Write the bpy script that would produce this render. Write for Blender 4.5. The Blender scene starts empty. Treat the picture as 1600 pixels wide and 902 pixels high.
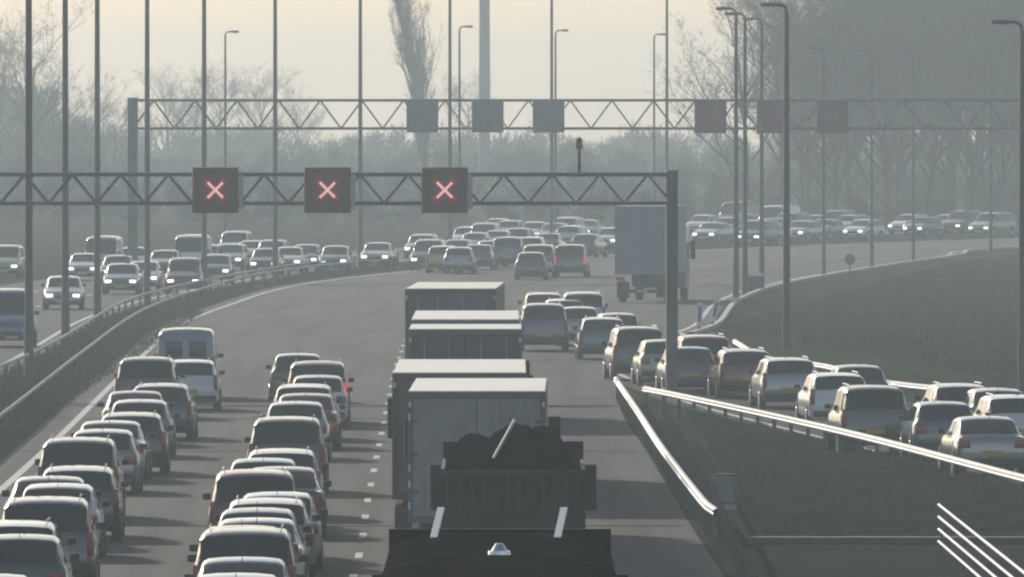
import bpy, bmesh, math, random
from mathutils import Vector, Matrix
random.seed(11)
R = math.radians
S = bpy.context.scene
COL = S.collection

# ------------------------------------------------------------------ camera
F = 20000.0            # focal length in pixels of the 1600 px wide photograph (a long traffic-camera zoom)
YH = 180.0             # horizon row
H = 8.63               # camera height above the road
cam_d = bpy.data.cameras.new('camera')
cam = bpy.data.objects.new('camera', cam_d); COL.objects.link(cam)
cam.location = (0, 0, H)
cam.rotation_euler = (R(90) - math.atan((451 - YH) / F), 0, 0)
cam_d.sensor_width = 36; cam_d.lens = 36 * F / 1600
cam_d.clip_start = 1; cam_d.clip_end = 30000
S.camera = cam
S.render.resolution_x = 1024; S.render.resolution_y = 577

# ------------------------------------------------------------------ world, sun, exposure
SUN_EL, SUN_AZ = 24, -28      # sun ahead of the camera, a little to the left (degrees; azimuth from +Y towards +X)
w = bpy.data.worlds.new('World'); S.world = w; w.use_nodes = True
nt = w.node_tree
sky = nt.nodes.new('ShaderNodeTexSky'); sky.sky_type = 'NISHITA'; sky.sun_disc = False
sky.sun_elevation = R(SUN_EL); sky.sun_rotation = R(SUN_AZ)
sky.air_density = 1.0; sky.dust_density = 1.6; sky.ozone_density = 1.0; sky.altitude = 0
bg = nt.nodes['Background']; bg.inputs['Strength'].default_value = 0.100
hs = nt.nodes.new('ShaderNodeHueSaturation'); hs.inputs['Saturation'].default_value = 0.75
nt.links.new(sky.outputs[0], hs.inputs['Color']); nt.links.new(hs.outputs[0], bg.inputs[0])
sl = bpy.data.lights.new('sun', 'SUN'); sl.energy = 3.9; sl.angle = R(2.5); sl.color = (1.0, 0.94, 0.84)
so = bpy.data.objects.new('sun', sl); COL.objects.link(so)
sd = Vector((math.sin(R(SUN_AZ)) * math.cos(R(SUN_EL)), math.cos(R(SUN_AZ)) * math.cos(R(SUN_EL)), math.sin(R(SUN_EL))))
so.rotation_euler = sd.to_track_quat('Z', 'Y').to_euler(); so.location = (0, 0, 200)
vs = S.view_settings
vs.view_transform = 'Standard'; vs.look = 'None'; vs.exposure = 0.0; vs.gamma = 1; vs.use_curve_mapping = False
S.render.engine = 'CYCLES'
S.cycles.volume_bounces = 0
S.cycles.max_bounces = 4
S.cycles.pixel_filter_type = 'BLACKMAN_HARRIS'; S.cycles.filter_width = 2.2

HAZE_DENSITY = 0.00042
HAZE_COLOR = (0.755, 0.875, 0.94, 1)
HAZE_ANISO = 0.25

# ------------------------------------------------------------------ placing helpers
def P(x, y, z=0.0):
    """world point of height z seen at pixel x, y of the photograph"""
    k = (y - YH) / (H - z)
    return Vector(((x - 800) / k, F / k, z))

# ------------------------------------------------------------------ materials
def mat(name, col, rough=0.6, metal=0.0, coat=0.0, emit=None, estr=1.0, var=0.0, scale=3.0, spec=0.5, bump=0.0, col2=None, detail=6, vcoord='Object', stretch=None):
    m = bpy.data.materials.new(name); m.use_nodes = True
    t = m.node_tree; b = t.nodes['Principled BSDF']
    b.inputs['Base Color'].default_value = (*col, 1); b.inputs['Roughness'].default_value = rough
    b.inputs['Metallic'].default_value = metal; b.inputs['Coat Weight'].default_value = coat
    b.inputs['Coat Roughness'].default_value = 0.08
    b.inputs['Specular IOR Level'].default_value = spec
    if emit:
        b.inputs['Emission Color'].default_value = (*emit, 1); b.inputs['Emission Strength'].default_value = estr
    if var or col2 or bump:
        tc = t.nodes.new('ShaderNodeTexCoord'); n = t.nodes.new('ShaderNodeTexNoise')
        mp = t.nodes.new('ShaderNodeMapping')
        if stretch: mp.inputs['Scale'].default_value = stretch
        t.links.new(tc.outputs[vcoord], mp.inputs[0]); t.links.new(mp.outputs[0], n.inputs['Vector'])
        n.inputs['Scale'].default_value = scale; n.inputs['Detail'].default_value = detail; n.inputs['Roughness'].default_value = 0.62
        rp = t.nodes.new('ShaderNodeValToRGB')
        c2 = col2 or tuple(min(1, c * (1 + var)) for c in col)
        c1 = col if col2 else tuple(c * (1 - var) for c in col)
        rp.color_ramp.elements[0].position = 0.36; rp.color_ramp.elements[0].color = (*c1, 1)
        rp.color_ramp.elements[1].position = 0.64; rp.color_ramp.elements[1].color = (*c2, 1)
        t.links.new(n.outputs['Fac'], rp.inputs[0]); t.links.new(rp.outputs[0], b.inputs['Base Color'])
        if bump:
            bp = t.nodes.new('ShaderNodeBump'); bp.inputs['Strength'].default_value = bump
            t.links.new(n.outputs['Fac'], bp.inputs['Height']); t.links.new(bp.outputs[0], b.inputs['Normal'])
    return m

M = {}
M['asphalt'] = mat('asphalt', (0.056, 0.055, 0.052), 0.85, col2=(0.110, 0.106, 0.099), scale=0.9, stretch=(1.0, 0.02, 1), spec=0.08, vcoord='UV')
M['asphalt_ramp'] = mat('asphalt_ramp', (0.046, 0.046, 0.046), 0.88, col2=(0.066, 0.065, 0.062), scale=0.6, stretch=(1.0, 0.08, 1), spec=0.05)
M['service'] = mat('service_paving', (0.036, 0.038, 0.038), 0.9, col2=(0.048, 0.048, 0.047), scale=0.4, spec=0.0)
M['grass'] = mat('grass_verge', (0.034, 0.046, 0.030), 1.0, col2=(0.056, 0.060, 0.040), scale=0.6, stretch=(1.0, 0.10, 1), spec=0.0)
M['soil'] = mat('median_soil', (0.020, 0.025, 0.020), 0.95, col2=(0.036, 0.038, 0.030), scale=0.8, stretch=(1.0, 0.1, 1), spec=0.0)
M['paint_line'] = mat('road_paint', (0.48, 0.48, 0.45), 0.6, var=0.2, scale=2.0)
M['kerb'] = mat('concrete_kerb', (0.40, 0.40, 0.37), 0.8, var=0.2, scale=1.0)
M['galv'] = mat('galvanised_steel', (0.42, 0.43, 0.43), 0.42, metal=0.55, var=0.12, scale=4)
M['rail_grey'] = mat('grey_rail_steel', (0.36, 0.365, 0.355), 0.6, metal=0.2, var=0.2, scale=1)
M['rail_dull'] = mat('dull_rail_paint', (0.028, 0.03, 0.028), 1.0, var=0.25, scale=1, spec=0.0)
M['galv_dark'] = mat('weathered_steel', (0.13, 0.135, 0.13), 0.6, metal=0.4, var=0.2, scale=3)
M['pole'] = mat('lamp_pole_steel', (0.11, 0.12, 0.115), 0.5, metal=0.3, var=0.15, scale=1)
M['gantry'] = mat('gantry_steel', (0.17, 0.18, 0.18), 0.6, metal=0.3, var=0.15, scale=1)
M['sign_black'] = mat('signal_housing', (0.21, 0.135, 0.14), 0.6)
M['sign_grey'] = mat('signal_back', (0.26, 0.27, 0.28), 0.6, var=0.1)
M['sign_glow'] = mat('signal_cross_glow', (0.35, 0.02, 0.03), 0.5, emit=(1.0, 0.08, 0.10), estr=0.12)  # red glow around the cross, put into a faintly emitting plate
M['sign_x'] = mat('signal_cross', (0.8, 0.3, 0.3), 0.5, emit=(1.0, 0.68, 0.66), estr=0.8)
M['sign_far_x'] = mat('far_signal_cross', (0.25, 0.03, 0.03), 0.5, emit=(1.0, 0.22, 0.18), estr=0.07)
M['glass'] = mat('tinted_glass', (0.012, 0.014, 0.016), 0.08, spec=0.6)
M['tyre'] = mat('tyre_rubber', (0.015, 0.015, 0.015), 0.85)
M['rim'] = mat('alloy_rim', (0.35, 0.35, 0.36), 0.35, metal=0.8)
M['plastic'] = mat('black_plastic', (0.02, 0.02, 0.021), 0.6)
M['tail'] = mat('tail_lens', (0.28, 0.012, 0.012), 0.2, coat=0.5)
M['tail_lit'] = mat('tail_lens_lit', (0.4, 0.02, 0.02), 0.2, emit=(1, 0.08, 0.05), estr=0.5)
M['head'] = mat('headlight_lens', (0.7, 0.72, 0.75), 0.1, coat=0.5)
M['head_lit'] = mat('headlight_lens_lit', (0.9, 0.9, 0.9), 0.1, emit=(0.95, 0.97, 1.0), estr=2.6)
M['plate'] = mat('yellow_plate', (0.62, 0.42, 0.03), 0.5)
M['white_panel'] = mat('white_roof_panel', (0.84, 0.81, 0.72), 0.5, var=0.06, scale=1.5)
M['chrome'] = mat('chrome', (0.8, 0.8, 0.78), 0.12, metal=1.0)
M['tarp'] = mat('dark_tarpaulin', (0.016, 0.016, 0.016), 1.0, spec=0.0, var=0.4, scale=1.5, bump=0.3)
M['scrap'] = mat('dark_scrap', (0.0055, 0.006, 0.0065), 1.0, spec=0.0, var=0.5, scale=6, bump=0.3)
M['white_paint'] = mat('white_paint', (0.8, 0.8, 0.78), 0.5)
M['blue_panel'] = mat('blue_reflector', (0.10, 0.22, 0.32), 0.5)
M['bark'] = mat('bark', (0.055, 0.050, 0.042), 0.9, var=0.25, scale=3)
M['twig'] = mat('twigs', (0.062, 0.055, 0.044), 0.9, var=0.3, scale=1)
M['evergreen'] = mat('evergreen_leaf', (0.030, 0.042, 0.026), 0.8, var=0.35, scale=0.8)
M['concrete_mast'] = mat('concrete_mast', (0.34, 0.34, 0.33), 0.8, var=0.06, scale=0.3)

def paint(name, c, metal=0.3, rough=0.28):
    m = mat('paint_' + name, c, rough, metal=metal, coat=0.9, var=0.06, scale=2)
    m.node_tree.nodes['Principled BSDF'].inputs['Coat Roughness'].default_value = 0.06; m.node_tree.nodes['Principled BSDF'].inputs['Coat IOR'].default_value = 1.9
    return m
PAINT = {
    'silver': paint('silver', (0.33, 0.34, 0.35), 0.75), 'white': paint('white', (0.75, 0.75, 0.73), 0.0),
    'grey': paint('grey', (0.09, 0.095, 0.10), 0.5), 'dark grey': paint('dark_grey', (0.055, 0.057, 0.06), 0.4),
    'black': paint('black', (0.012, 0.012, 0.013), 0.1), 'dark blue': paint('dark_blue', (0.016, 0.028, 0.07), 0.4),
    'blue': paint('blue', (0.03, 0.08, 0.20), 0.4), 'red': paint('red', (0.30, 0.018, 0.015), 0.2),
    'dark red': paint('dark_red', (0.11, 0.012, 0.014), 0.3), 'dark green': paint('dark_green', (0.015, 0.05, 0.035), 0.4),
    'pale green': paint('pale_green', (0.28, 0.38, 0.24), 0.3), 'beige': paint('beige', (0.28, 0.25, 0.19), 0.4),
    'brown': paint('brown', (0.10, 0.05, 0.03), 0.4), 'pale blue': paint('pale_blue', (0.10, 0.13, 0.165), 0.5),
    'yellow': paint('yellow', (0.60, 0.42, 0.04), 0.0), 'violet': paint('violet', (0.13, 0.09, 0.17), 0.4),
    'teal': paint('teal', (0.03, 0.13, 0.13), 0.4),
}

# ------------------------------------------------------------------ mesh helpers
def bx(bm, x0, x1, y0, y1, z0, z1, bev=0.0):
    vs_ = [bm.verts.new((x, y, z)) for x in (x0, x1) for y in (y0, y1) for z in (z0, z1)]
    idx = [(0, 1, 3, 2), (4, 6, 7, 5), (0, 4, 5, 1), (2, 3, 7, 6), (0, 2, 6, 4), (1, 5, 7, 3)]
    fs = [bm.faces.new([vs_[i] for i in f]) for f in idx]
    if bev:
        es = list({e for f in fs for e in f.edges})
        bmesh.ops.bevel(bm, geom=es, offset=bev, segments=2, affect='EDGES', profile=0.6)
    return fs

def tube(bm, a, b, r0, r1=None, n=8, cap=True):
    a = Vector(a); b = Vector(b); r1 = r0 if r1 is None else r1
    d = (b - a)
    if d.length < 1e-6: return
    q = d.to_track_quat('Z', 'Y')
    A, B = [], []
    for i in range(n):
        t = 2 * math.pi * i / n
        o = Vector((math.cos(t), math.sin(t), 0))
        A.append(bm.verts.new(a + q @ (o * r0))); B.append(bm.verts.new(b + q @ (o * r1)))
    for i in range(n):
        bm.faces.new((A[i], A[(i + 1) % n], B[(i + 1) % n], B[i]))
    if cap:
        bm.faces.new(A[::-1]); bm.faces.new(B)

def mesh_from(name, bm, m, smooth=None):
    bmesh.ops.recalc_face_normals(bm, faces=bm.faces[:])
    me = bpy.data.meshes.new(name); bm.to_mesh(me); bm.free()
    for mm in (m if isinstance(m, (list, tuple)) else [m]): me.materials.append(mm)
    if smooth is not None:
        for p in me.polygons: p.use_smooth = True
        me.set_sharp_from_angle(angle=R(smooth))
    return me

def link(name, me, parent=None, loc=None):
    o = bpy.data.objects.new(name, me); COL.objects.link(o)
    if parent: o.parent = parent
    if loc is not None: o.location = loc
    return o

def obj(name, bm, m, parent=None, smooth=None, loc=None):
    return link(name, mesh_from(name, bm, m, smooth), parent, loc)

def thing(name, label, cat, loc=(0, 0, 0), rotz=0, group=None):
    o = bpy.data.objects.new(name, None); COL.objects.link(o)
    o.location = loc; o.rotation_euler = (0, 0, rotz)
    o.empty_display_size = 0.3
    if label: o['label'] = label
    if cat: o['category'] = cat
    if group: o['group'] = group
    return o

def tag(o, label, cat, group=None):
    o['label'] = label; o['category'] = cat
    if group: o['group'] = group
    return o

def copy_tree(o, parent=None):
    c = o.copy(); COL.objects.link(c); c.parent = parent
    for ch in o.children: copy_tree(ch, c)
    return c

def new(): return bmesh.new()

# ------------------------------------------------------------------ ground, roads
def structure(o): o['kind'] = 'structure'; return o

def smoothline(pts, n=8):
    """Catmull-Rom through 2D points"""
    pts = [Vector(p) for p in pts]
    out = []
    for i in range(len(pts) - 1):
        p0 = pts[i - 1] if i else pts[0] * 2 - pts[1]
        p1, p2 = pts[i], pts[i + 1]
        p3 = pts[i + 2] if i + 2 < len(pts) else pts[-1] * 2 - pts[-2]
        for k in range(n):
            t = k / n
            out.append(0.5 * ((2 * p1) + (p2 - p0) * t + (2 * p0 - 5 * p1 + 4 * p2 - p3) * t * t + (3 * p1 - p0 - 3 * p2 + p3) * t ** 3))
    out.append(pts[-1]); return out

def PX(lst, z=0.0):
    out = []
    for p in lst:
        if len(p) == 3: out.append((p[0], p[1]))             # already world (x, y, 'w')
        else:
            v = P(p[0], p[1], z); out.append((v.x, v.y))
    return out

def at_y(line, y):
    for a, b in zip(line, line[1:]):
        if (a.y - y) * (b.y - y) <= 0 and a.y != b.y:
            t = (y - a.y) / (b.y - a.y); return a.x + (b.x - a.x) * t
    return line[0].x if abs(line[0].y - y) < abs(line[-1].y - y) else line[-1].x

def resample(line, n):
    L = [0]
    for a, b in zip(line, line[1:]): L.append(L[-1] + (b - a).length)
    out = []
    j = 0
    for i in range(n + 1):
        s = L[-1] * i / n
        while j < len(L) - 2 and L[j + 1] < s: j += 1
        t = (s - L[j]) / max(1e-9, L[j + 1] - L[j]); out.append(line[j].lerp(line[j + 1], min(1, max(0, t))))
    return out

def sheet(name, A, B, z, m, n=160):
    A = resample(A, n); B = resample(B, n); bm = new()
    va = [bm.verts.new((p.x, p.y, z)) for p in A]; vb = [bm.verts.new((p.x, p.y, z)) for p in B]
    uv = bm.loops.layers.uv.new('along'); Ls = [0.0]      # metres across and along the road, so wear follows the lanes
    for i in range(n): Ls.append(Ls[-1] + (A[i + 1] - A[i]).length)
    for i in range(n):
        f = bm.faces.new((va[i], va[i + 1], vb[i + 1], vb[i]))
        w0 = 15.0; w1 = 15.0
        for lp, c in zip(f.loops, ((0, Ls[i]), (0, Ls[i + 1]), (w1, Ls[i + 1]), (w0, Ls[i]))): lp[uv].uv = c
    return structure(obj(name, bm, m))

def offset(line, d):
    out = []
    for i, p in enumerate(line):
        t = (line[min(i + 1, len(line) - 1)] - line[max(i - 1, 0)]); t.normalize()
        out.append(p + Vector((t.y, -t.x)) * d)              # +d = to the right of travel (away from camera)
    return out

def stripe(name, line, width, z, m=None, dash=None, phase=0):
    bm = new()
    n = int(sum((b - a).length for a, b in zip(line, line[1:])) / (dash[0] / 2 if dash else 4))
    pts = resample(line, max(2, n)); s = phase
    for i in range(len(pts) - 1):
        a, b = pts[i], pts[i + 1]; seg = (b - a).length
        on = True if not dash else (s % (dash[0] + dash[1])) < dash[0] - 1e-3
        if on:
            t = (b - a).normalized(); nrm = Vector((t.y, -t.x)) * width / 2
            bm.faces.new([bm.verts.new((*q, z)) for q in (a - nrm, a + nrm, b + nrm, b - nrm)])
        s += seg
    return structure(obj(name, bm, m or M['paint_line']))

# main carriageway (left edge, right edge), going away from the camera
ML = smoothline(PX([(-11.3, 60, 'w'), (-11.9, 180, 'w'), (0, 722), (160, 580), (245, 512), (330, 477), (440, 446), (620, 424), (850, 405), (1100, 390), (1600, 372), (2400, 352)]))
MR = smoothline(PX([(4.6, 60, 'w'), (4.5, 160, 'w'), (1090, 838), (1015, 712), (968, 632), (985, 570), (1050, 530), (1108, 508), (1148, 468), (1250, 438), (1480, 402), (1610, 388), (2400, 366)]))
# ramp joining from the right
RL = smoothline(PX([(24, 160, 'w'), (1900, 870), (1600, 775), (1330, 705), (1080, 640), (1000, 612), (940, 585)]))
RR = smoothline(PX([(44, 160, 'w'), (2300, 740), (1600, 655), (1390, 622), (1300, 598), (1180, 562), (1108, 514), (1100, 500)]))
# oncoming carriageway: median side edge and outer edge
OR_ = smoothline(PX([(-19, 60, 'w'), (-18.6, 300, 'w'), (0, 588), (150, 502), (230, 474), (320, 454), (430, 434), (600, 412), (820, 393), (1100, 376), (1600, 360), (2400, 345)]))
OL = None

OL = offset(OR_, -11.6)
bm = new()
g = [bm.verts.new(v) for v in ((-900, -60, -0.02), (900, -60, -0.02), (900, 3000, -0.02), (-900, 3000, -0.02))]
bm.faces.new(g); structure(obj('ground', bm, M['grass']))
sheet('median', ML, OR_, -0.012, M['soil'])
sheet('oncoming_road', OL, OR_, -0.004, M['asphalt'])
sheet('main_road', ML, MR, 0.0, M['asphalt'], 240)
sheet('slip_road', RL, RR, -0.006, M['asphalt_ramp'])
# paved apron at the bottom right, with a kerb along its far edge
ap = [P(1150, 850), P(1620, 862)]
bm = new(); bm.faces.new([bm.verts.new(v) for v in ((ap[0].x, ap[0].y, -0.008), (ap[1].x + 6, ap[1].y, -0.008), (20, 120, -0.008), (5.6, 120, -0.008))])
structure(obj('service_apron', bm, M['service']))
bm = new()
bx(bm, ap[0].x + 0.3, 20, ap[0].y + 0.1, ap[0].y + 0.6, -0.02, 0.13, 0.02)
structure(obj('apron_kerb', bm, M['galv_dark'])).rotation_euler = (0, 0, 0)

stripe('edge_line', offset(ML, 0.8), 0.2, 0.006)
stripe('edge_line', [p for p in offset(MR, -0.6) if p.y > 500], 0.2, 0.006)
LEFT_L = smoothline([Vector(p) for p in [(-7.2, 60), (-7.0, 230), (-7.5, 290), (-8.3, 380), (-9.0, 450), (-9.2, 520), (-8.0, 600), (-3.5, 660), (3.5, 715), (14, 765), (33, 800), (80, 860)]])
MID_L = smoothline([Vector(p) for p in [(-2.9, 60), (-2.95, 230), (-3.25, 290), (-3.7, 380), (-4.0, 450), (-3.9, 530), (-2.0, 620), (2.2, 680), (9.0, 735), (20, 780), (36, 800)]])
stripe('lane_dashes', [p for p in MID_L if p.y < 560], 0.15, 0.006, dash=(3, 9), phase=4)
stripe('ramp_line', offset(RL, 0.6), 0.18, 0.002)
stripe('oncoming_line', offset(OR_, -0.7), 0.2, 0.004)
stripe('oncoming_line', offset(OR_, -4.4), 0.16, 0.004, dash=(3, 9))
stripe('oncoming_line', offset(OR_, -8.0), 0.16, 0.004, dash=(3, 9))
# expansion joints of the viaduct deck: thin tar strips across the carriageway
for (yy) in (636, 655, 823, 706):
    D = F / ((yy - YH) / H)
    bm = new(); x0 = at_y(ML, D) + 0.2; x1 = at_y(MR, D) - 0.2
    bm.faces.new([bm.verts.new(v) for v in ((x0, D, 0.003), (x1, D, 0.003), (x1, D + 0.5, 0.003), (x0, D + 0.5, 0.003))])
    structure(obj('road_joint', bm, M['service']))
# raised kerb at the outside of the bend
kl = [p for p in offset(MR, 0.25) if 500 < p.y < 900]
bm = new(); prev = None
for p, q in zip(kl, offset(kl, 0.22)):
    cur = [bm.verts.new((p.x, p.y, -0.01)), bm.verts.new((p.x, p.y, 0.14)), bm.verts.new((q.x, q.y, 0.14)), bm.verts.new((q.x, q.y, -0.01))]
    if prev:
        for i in range(3): bm.faces.new((prev[i], prev[i + 1], cur[i + 1], cur[i]))
    prev = cur
structure(obj('road_kerb', bm, M['kerb']))

# ------------------------------------------------------------------ guard rails
post_me = None
def guardrail(label, line, spacing=4.0, m=None, height=0.75, group='steel guard rails along the motorway', both=False, side=-1, thin=1.0):
    global post_me
    m = m or M['galv']
    t = thing('guard_rail', label, 'guard rail', (line[0].x, line[0].y, 0), 0, group)
    n = max(2, int(sum((b - a).length for a, b in zip(line, line[1:])) / spacing))
    n = min(n, 96)
    pts = resample(line, n)
    prof = [(0.00, -0.13), (0.05, -0.11), (0.06, -0.07), (0.045, -0.045), (0.06, -0.02), (0.05, 0.02), (0.0, 0.045), (-0.05, 0.05)]
    prof = [(a * thin, b * thin - 0.05 + height) for a, b in prof]
    bm = new()
    for sgn in ((1, -1) if both else (side,)):
        prev = None
        fine = resample(line, n)
        for i, p in enumerate(fine):
            tt = (fine[min(i + 1, n)] - fine[max(i - 1, 0)]).normalized(); nn = Vector((tt.y, -tt.x)) * sgn
            ring = []
            for (a, b) in prof + [(-0.05 * thin, height - 0.05 - 0.13 * thin)]:
                q = p + nn * (a + 0.07)
                ring.append(bm.verts.new((q.x - line[0].x, q.y - line[0].y, b)))
            if prev:
                k = len(ring)
                for j in range(k): bm.faces.new((prev[j], prev[(j + 1) % k], ring[(j + 1) % k], ring[j]))
            prev = ring
    obj('rail', bm, m, t)
    if post_me is None:
        b2 = new(); bx(b2, -0.05, 0.05, -0.03, 0.03, -0.05, 0.68, 0.008); post_me = mesh_from('post', b2, M['galv_dark'])
    for p in pts: link('post', post_me, t, (p.x - line[0].x, p.y - line[0].y, 0))
    return t

def cut(line, a, b): return [p for p in line if a <= p.y <= b]
guardrail('guard rail between the left-hand queue of cars and the dark central reservation', cut(offset(ML, -0.7), 180, 700), 8, side=1, thin=.6, m=M['rail_grey'])
guardrail('guard rail running past the feet of the tall central lamp posts', cut(offset(OR_, 0.8), 300, 760), 8, side=1, thin=.6, m=M['rail_grey'])
guardrail('bright guard rail beside the trucks ending at the grass wedge', smoothline(PX([(1124, 797), (1103, 780), (1040, 700), (1000, 640), (965, 590)], 0.72), 4), 4)
gr = guardrail('bright guard rail sloping along the near side of the slip road queue', smoothline(PX([(1900, 815), (1600, 741), (1330, 672), (1068, 615), (1010, 604)], 0.75), 6), 4)
guardrail('guard rail on the far side of the slip road, behind the queue', smoothline(PX([(1900, 662), (1600, 617), (1450, 601), (1385, 593), (1290, 568), (1200, 556), (1150, 530)], 0.75), 6), 4)
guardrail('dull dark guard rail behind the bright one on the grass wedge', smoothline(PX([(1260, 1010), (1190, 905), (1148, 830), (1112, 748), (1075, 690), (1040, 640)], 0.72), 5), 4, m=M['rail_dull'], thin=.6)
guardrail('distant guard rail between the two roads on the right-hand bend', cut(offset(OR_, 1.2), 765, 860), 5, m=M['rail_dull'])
# thin terminal of the bright rail
bm = new(); a = P(1105, 780, .72); b = P(1120, 796, .62)
# white four-rail fence, bottom right
t = thing('white_fence', 'white fence of four slim rails at the edge of the paved apron', 'fence', (8.8, 240, 0))
T_ = P(1467, 789, 1.0); T2 = P(1610, 903, 1.0)
dirv = Vector((T2.x - T_.x, T2.y - T_.y, 0)) * 1.6
for k, z in enumerate((1.0, 0.76, 0.52, 0.28)):
    bm = new(); a0 = Vector((T_.x, T_.y, z)) - Vector((8.8, 240, 0)); tube(bm, a0, a0 + dirv, 0.028, n=10); obj('rail', bm, M['white_paint'], t, 40)
for k in range(7):
    q = Vector((T_.x, T_.y, 0)) + dirv * (0.0 + k / 6) - Vector((8.8, 240, 0))
    bm = new(); bx(bm, q.x + 0.03, q.x + 0.08, q.y - 0.03, q.y + 0.03, -0.02, 1.04, 0.006); obj('post', bm, M['galv_dark'], t)

# ------------------------------------------------------------------ lamp posts
def lamp(name, label, base, height, arm, group, r=0.11, double=False, m=None):
    t = thing(name, label, 'lamp post', base, 0, group); m = m or M['pole']
    bm = new(); tube(bm, (0, 0, -0.05), (0, 0, 1.6), r * 1.25, r * 1.15, 12); tube(bm, (0, 0, 1.6), (0, 0, height - 0.25), r * 1.0, r * 0.6, 12)
    obj('pole', bm, m, t, 40)
    for s in ((1, -1) if double else (1,)):
        L = arm * s
        bm = new(); pts = [Vector((0, 0, height - 0.3)), Vector((L * 0.05, 0, height - 0.08)), Vector((L * 0.2, 0, height)), Vector((L * 0.65, 0, height + 0.03))]
        for a, b in zip(pts, pts[1:]): tube(bm, a, b, r * 0.5, r * 0.45, 8)
        obj('arm', bm, m, t, 50)
        bm = new(); fs = bx(bm, *sorted((L * 0.55, L * 1.15)), -0.16, 0.16, height - 0.06, height + 0.08, 0.03)
        hd = obj('lamp_head', bm, M['galv_dark'], t, 40)
        bm = new(); bx(bm, *sorted((L * 0.65, L * 1.08)), -0.12, 0.12, height - 0.075, height - 0.06); obj('lens', bm, M['head'], hd)
    return t
left_lamps = [(45, 586, 'leftmost'), (102, 536, 'second'), (152, 503, 'third'), (230, 478, 'fourth'), (319, 458, 'fifth'), (430, 434, 'sixth'), (563, 416, 'seventh'), (703, 404, 'eighth'), (862, 391, 'ninth'), (1042, 380, 'tenth')]
for i, (x, y, w_) in enumerate(left_lamps):
    b = P(x, y)
    lab = 'tall lamp post in the central reservation, %s from the left edge' % w_ if i else 'tall lamp post in the central reservation nearest the left edge'
    lamp('lamp_post', lab, b, 19.0, 1.6, 'tall lamp posts of the central reservation', r=0.14 if i < 7 else 0.13, double=True)
def hz(y, ytop): k = (y - YH) / H; return H + (YH - ytop) / k
for x, y, yt, d in ((352, 392, 50, 'above the first lit signal'), (718, 388, 42, 'just right of the poplar'), (868, 380, 48, 'right of the three grey signal backs'), (1022, 374, 54, 'just left of the near gantry column')):
    lamp('lamp_post', 'slim distant right-arm lamp post, ' + d, P(x, y), hz(y, yt), 0.75, 'distant lamp posts with short arms', r=0.10)
for x, y, yt, d, r in ((1150, 465, 14, 'first of the close trio, by the bend kerb', 0.13), (1164, 462, 22, 'middle of the close trio by the bend', 0.12), (1190, 442, 30, 'rightmost of the close trio by the bend', 0.12), (1229, 545, 8, 'standing thick and alone in the grass wedge', 0.14), (1597, 612, 35, 'at the right edge behind the slip road', 0.11)):
    lamp('lamp_post', 'lamp post with arm to the left, ' + d, P(x, y), hz(y, yt), -0.85, 'lamp posts right of the motorway', r=r)
for x, y, d in ((1287, 432, 'below the last far signal'), (1362, 420, 'in front of the dense wood'), (1427, 408, 'near the right end of the bend'), (1548, 404, 'rightmost of the faint row')):
    lamp('lamp_post', 'faint lamp post lost against the hazy trees, ' + d, P(x, y), 12.2, -0.8, 'lamp posts right of the motorway', r=0.09)

# ------------------------------------------------------------------ gantries
def gantry(name, label, D, x0, x1, zb, zt, cols, bay, depth=0.9, r=0.06, cw=0.3, zc=None):
    t = thing(name, label, 'sign gantry', (x0, D, 0))
    W_ = x1 - x0; n = round(W_ / bay)
    for z, nm in ((zt, 'top_chord'), (zb, 'bottom_chord')):
        bm = new()
        for y in (0, depth): bx(bm, 0, W_, y - r, y + r, z - r, z + r, 0.01)
        for k in range(n + 1): bx(bm, k * W_ / n - r * 0.5, k * W_ / n + r * 0.5, r + 0.002, depth - r - 0.002, z - r * 0.5, z + r * 0.5)
        obj(nm, bm, M['gantry'], t)
    for y in (0, depth):
        bm = new()
        for k in range(n):
            xa = k * W_ / n; xm = xa + W_ / n / 2; xb = xa + W_ / n
            tube(bm, (xa, y, zb), (xm, y, zt), r * 0.62, n=6); tube(bm, (xm, y, zt), (xb, y, zb), r * 0.62, n=6)
        obj('diagonal_bracing', bm, M['gantry'], t)
    for c in cols:
        bm = new(); bx(bm, c - x0 - cw / 2, c - x0 + cw / 2, -0.12, depth + 0.12, -0.1, zt + 0.14, 0.02)
        bx(bm, c - x0 - cw * 0.9, c - x0 + cw * 0.9, -0.25, depth + 0.25, -0.1, 0.25, 0.02)
        obj('column', bm, M['gantry'], t)
    return t
DN = F / 51.0; kN = 51.0
XN = lambda x: (x - 800) / kN
ZN = lambda y: H - (y - YH) / kN
gantry('near_gantry'.replace('near_', 'sign_'), 'near steel lattice gantry carrying three lit red crosses', DN, XN(-150), XN(1050), ZN(318), ZN(273), (XN(1050), XN(-150)), 1.47, cw=0.36)
kF = 30.0; DF = F / kF
XF = lambda x: (x - 800) / kF
ZF = lambda y: H - (y - YH) / kF
gantry('sign_gantry', 'far steel lattice gantry with six signal boxes in the haze', DF, XF(207), XF(1640), ZF(201), ZF(157), (XF(207), XF(1640)), 2.2, r=0.07, cw=0.5, depth=1.1)

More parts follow.
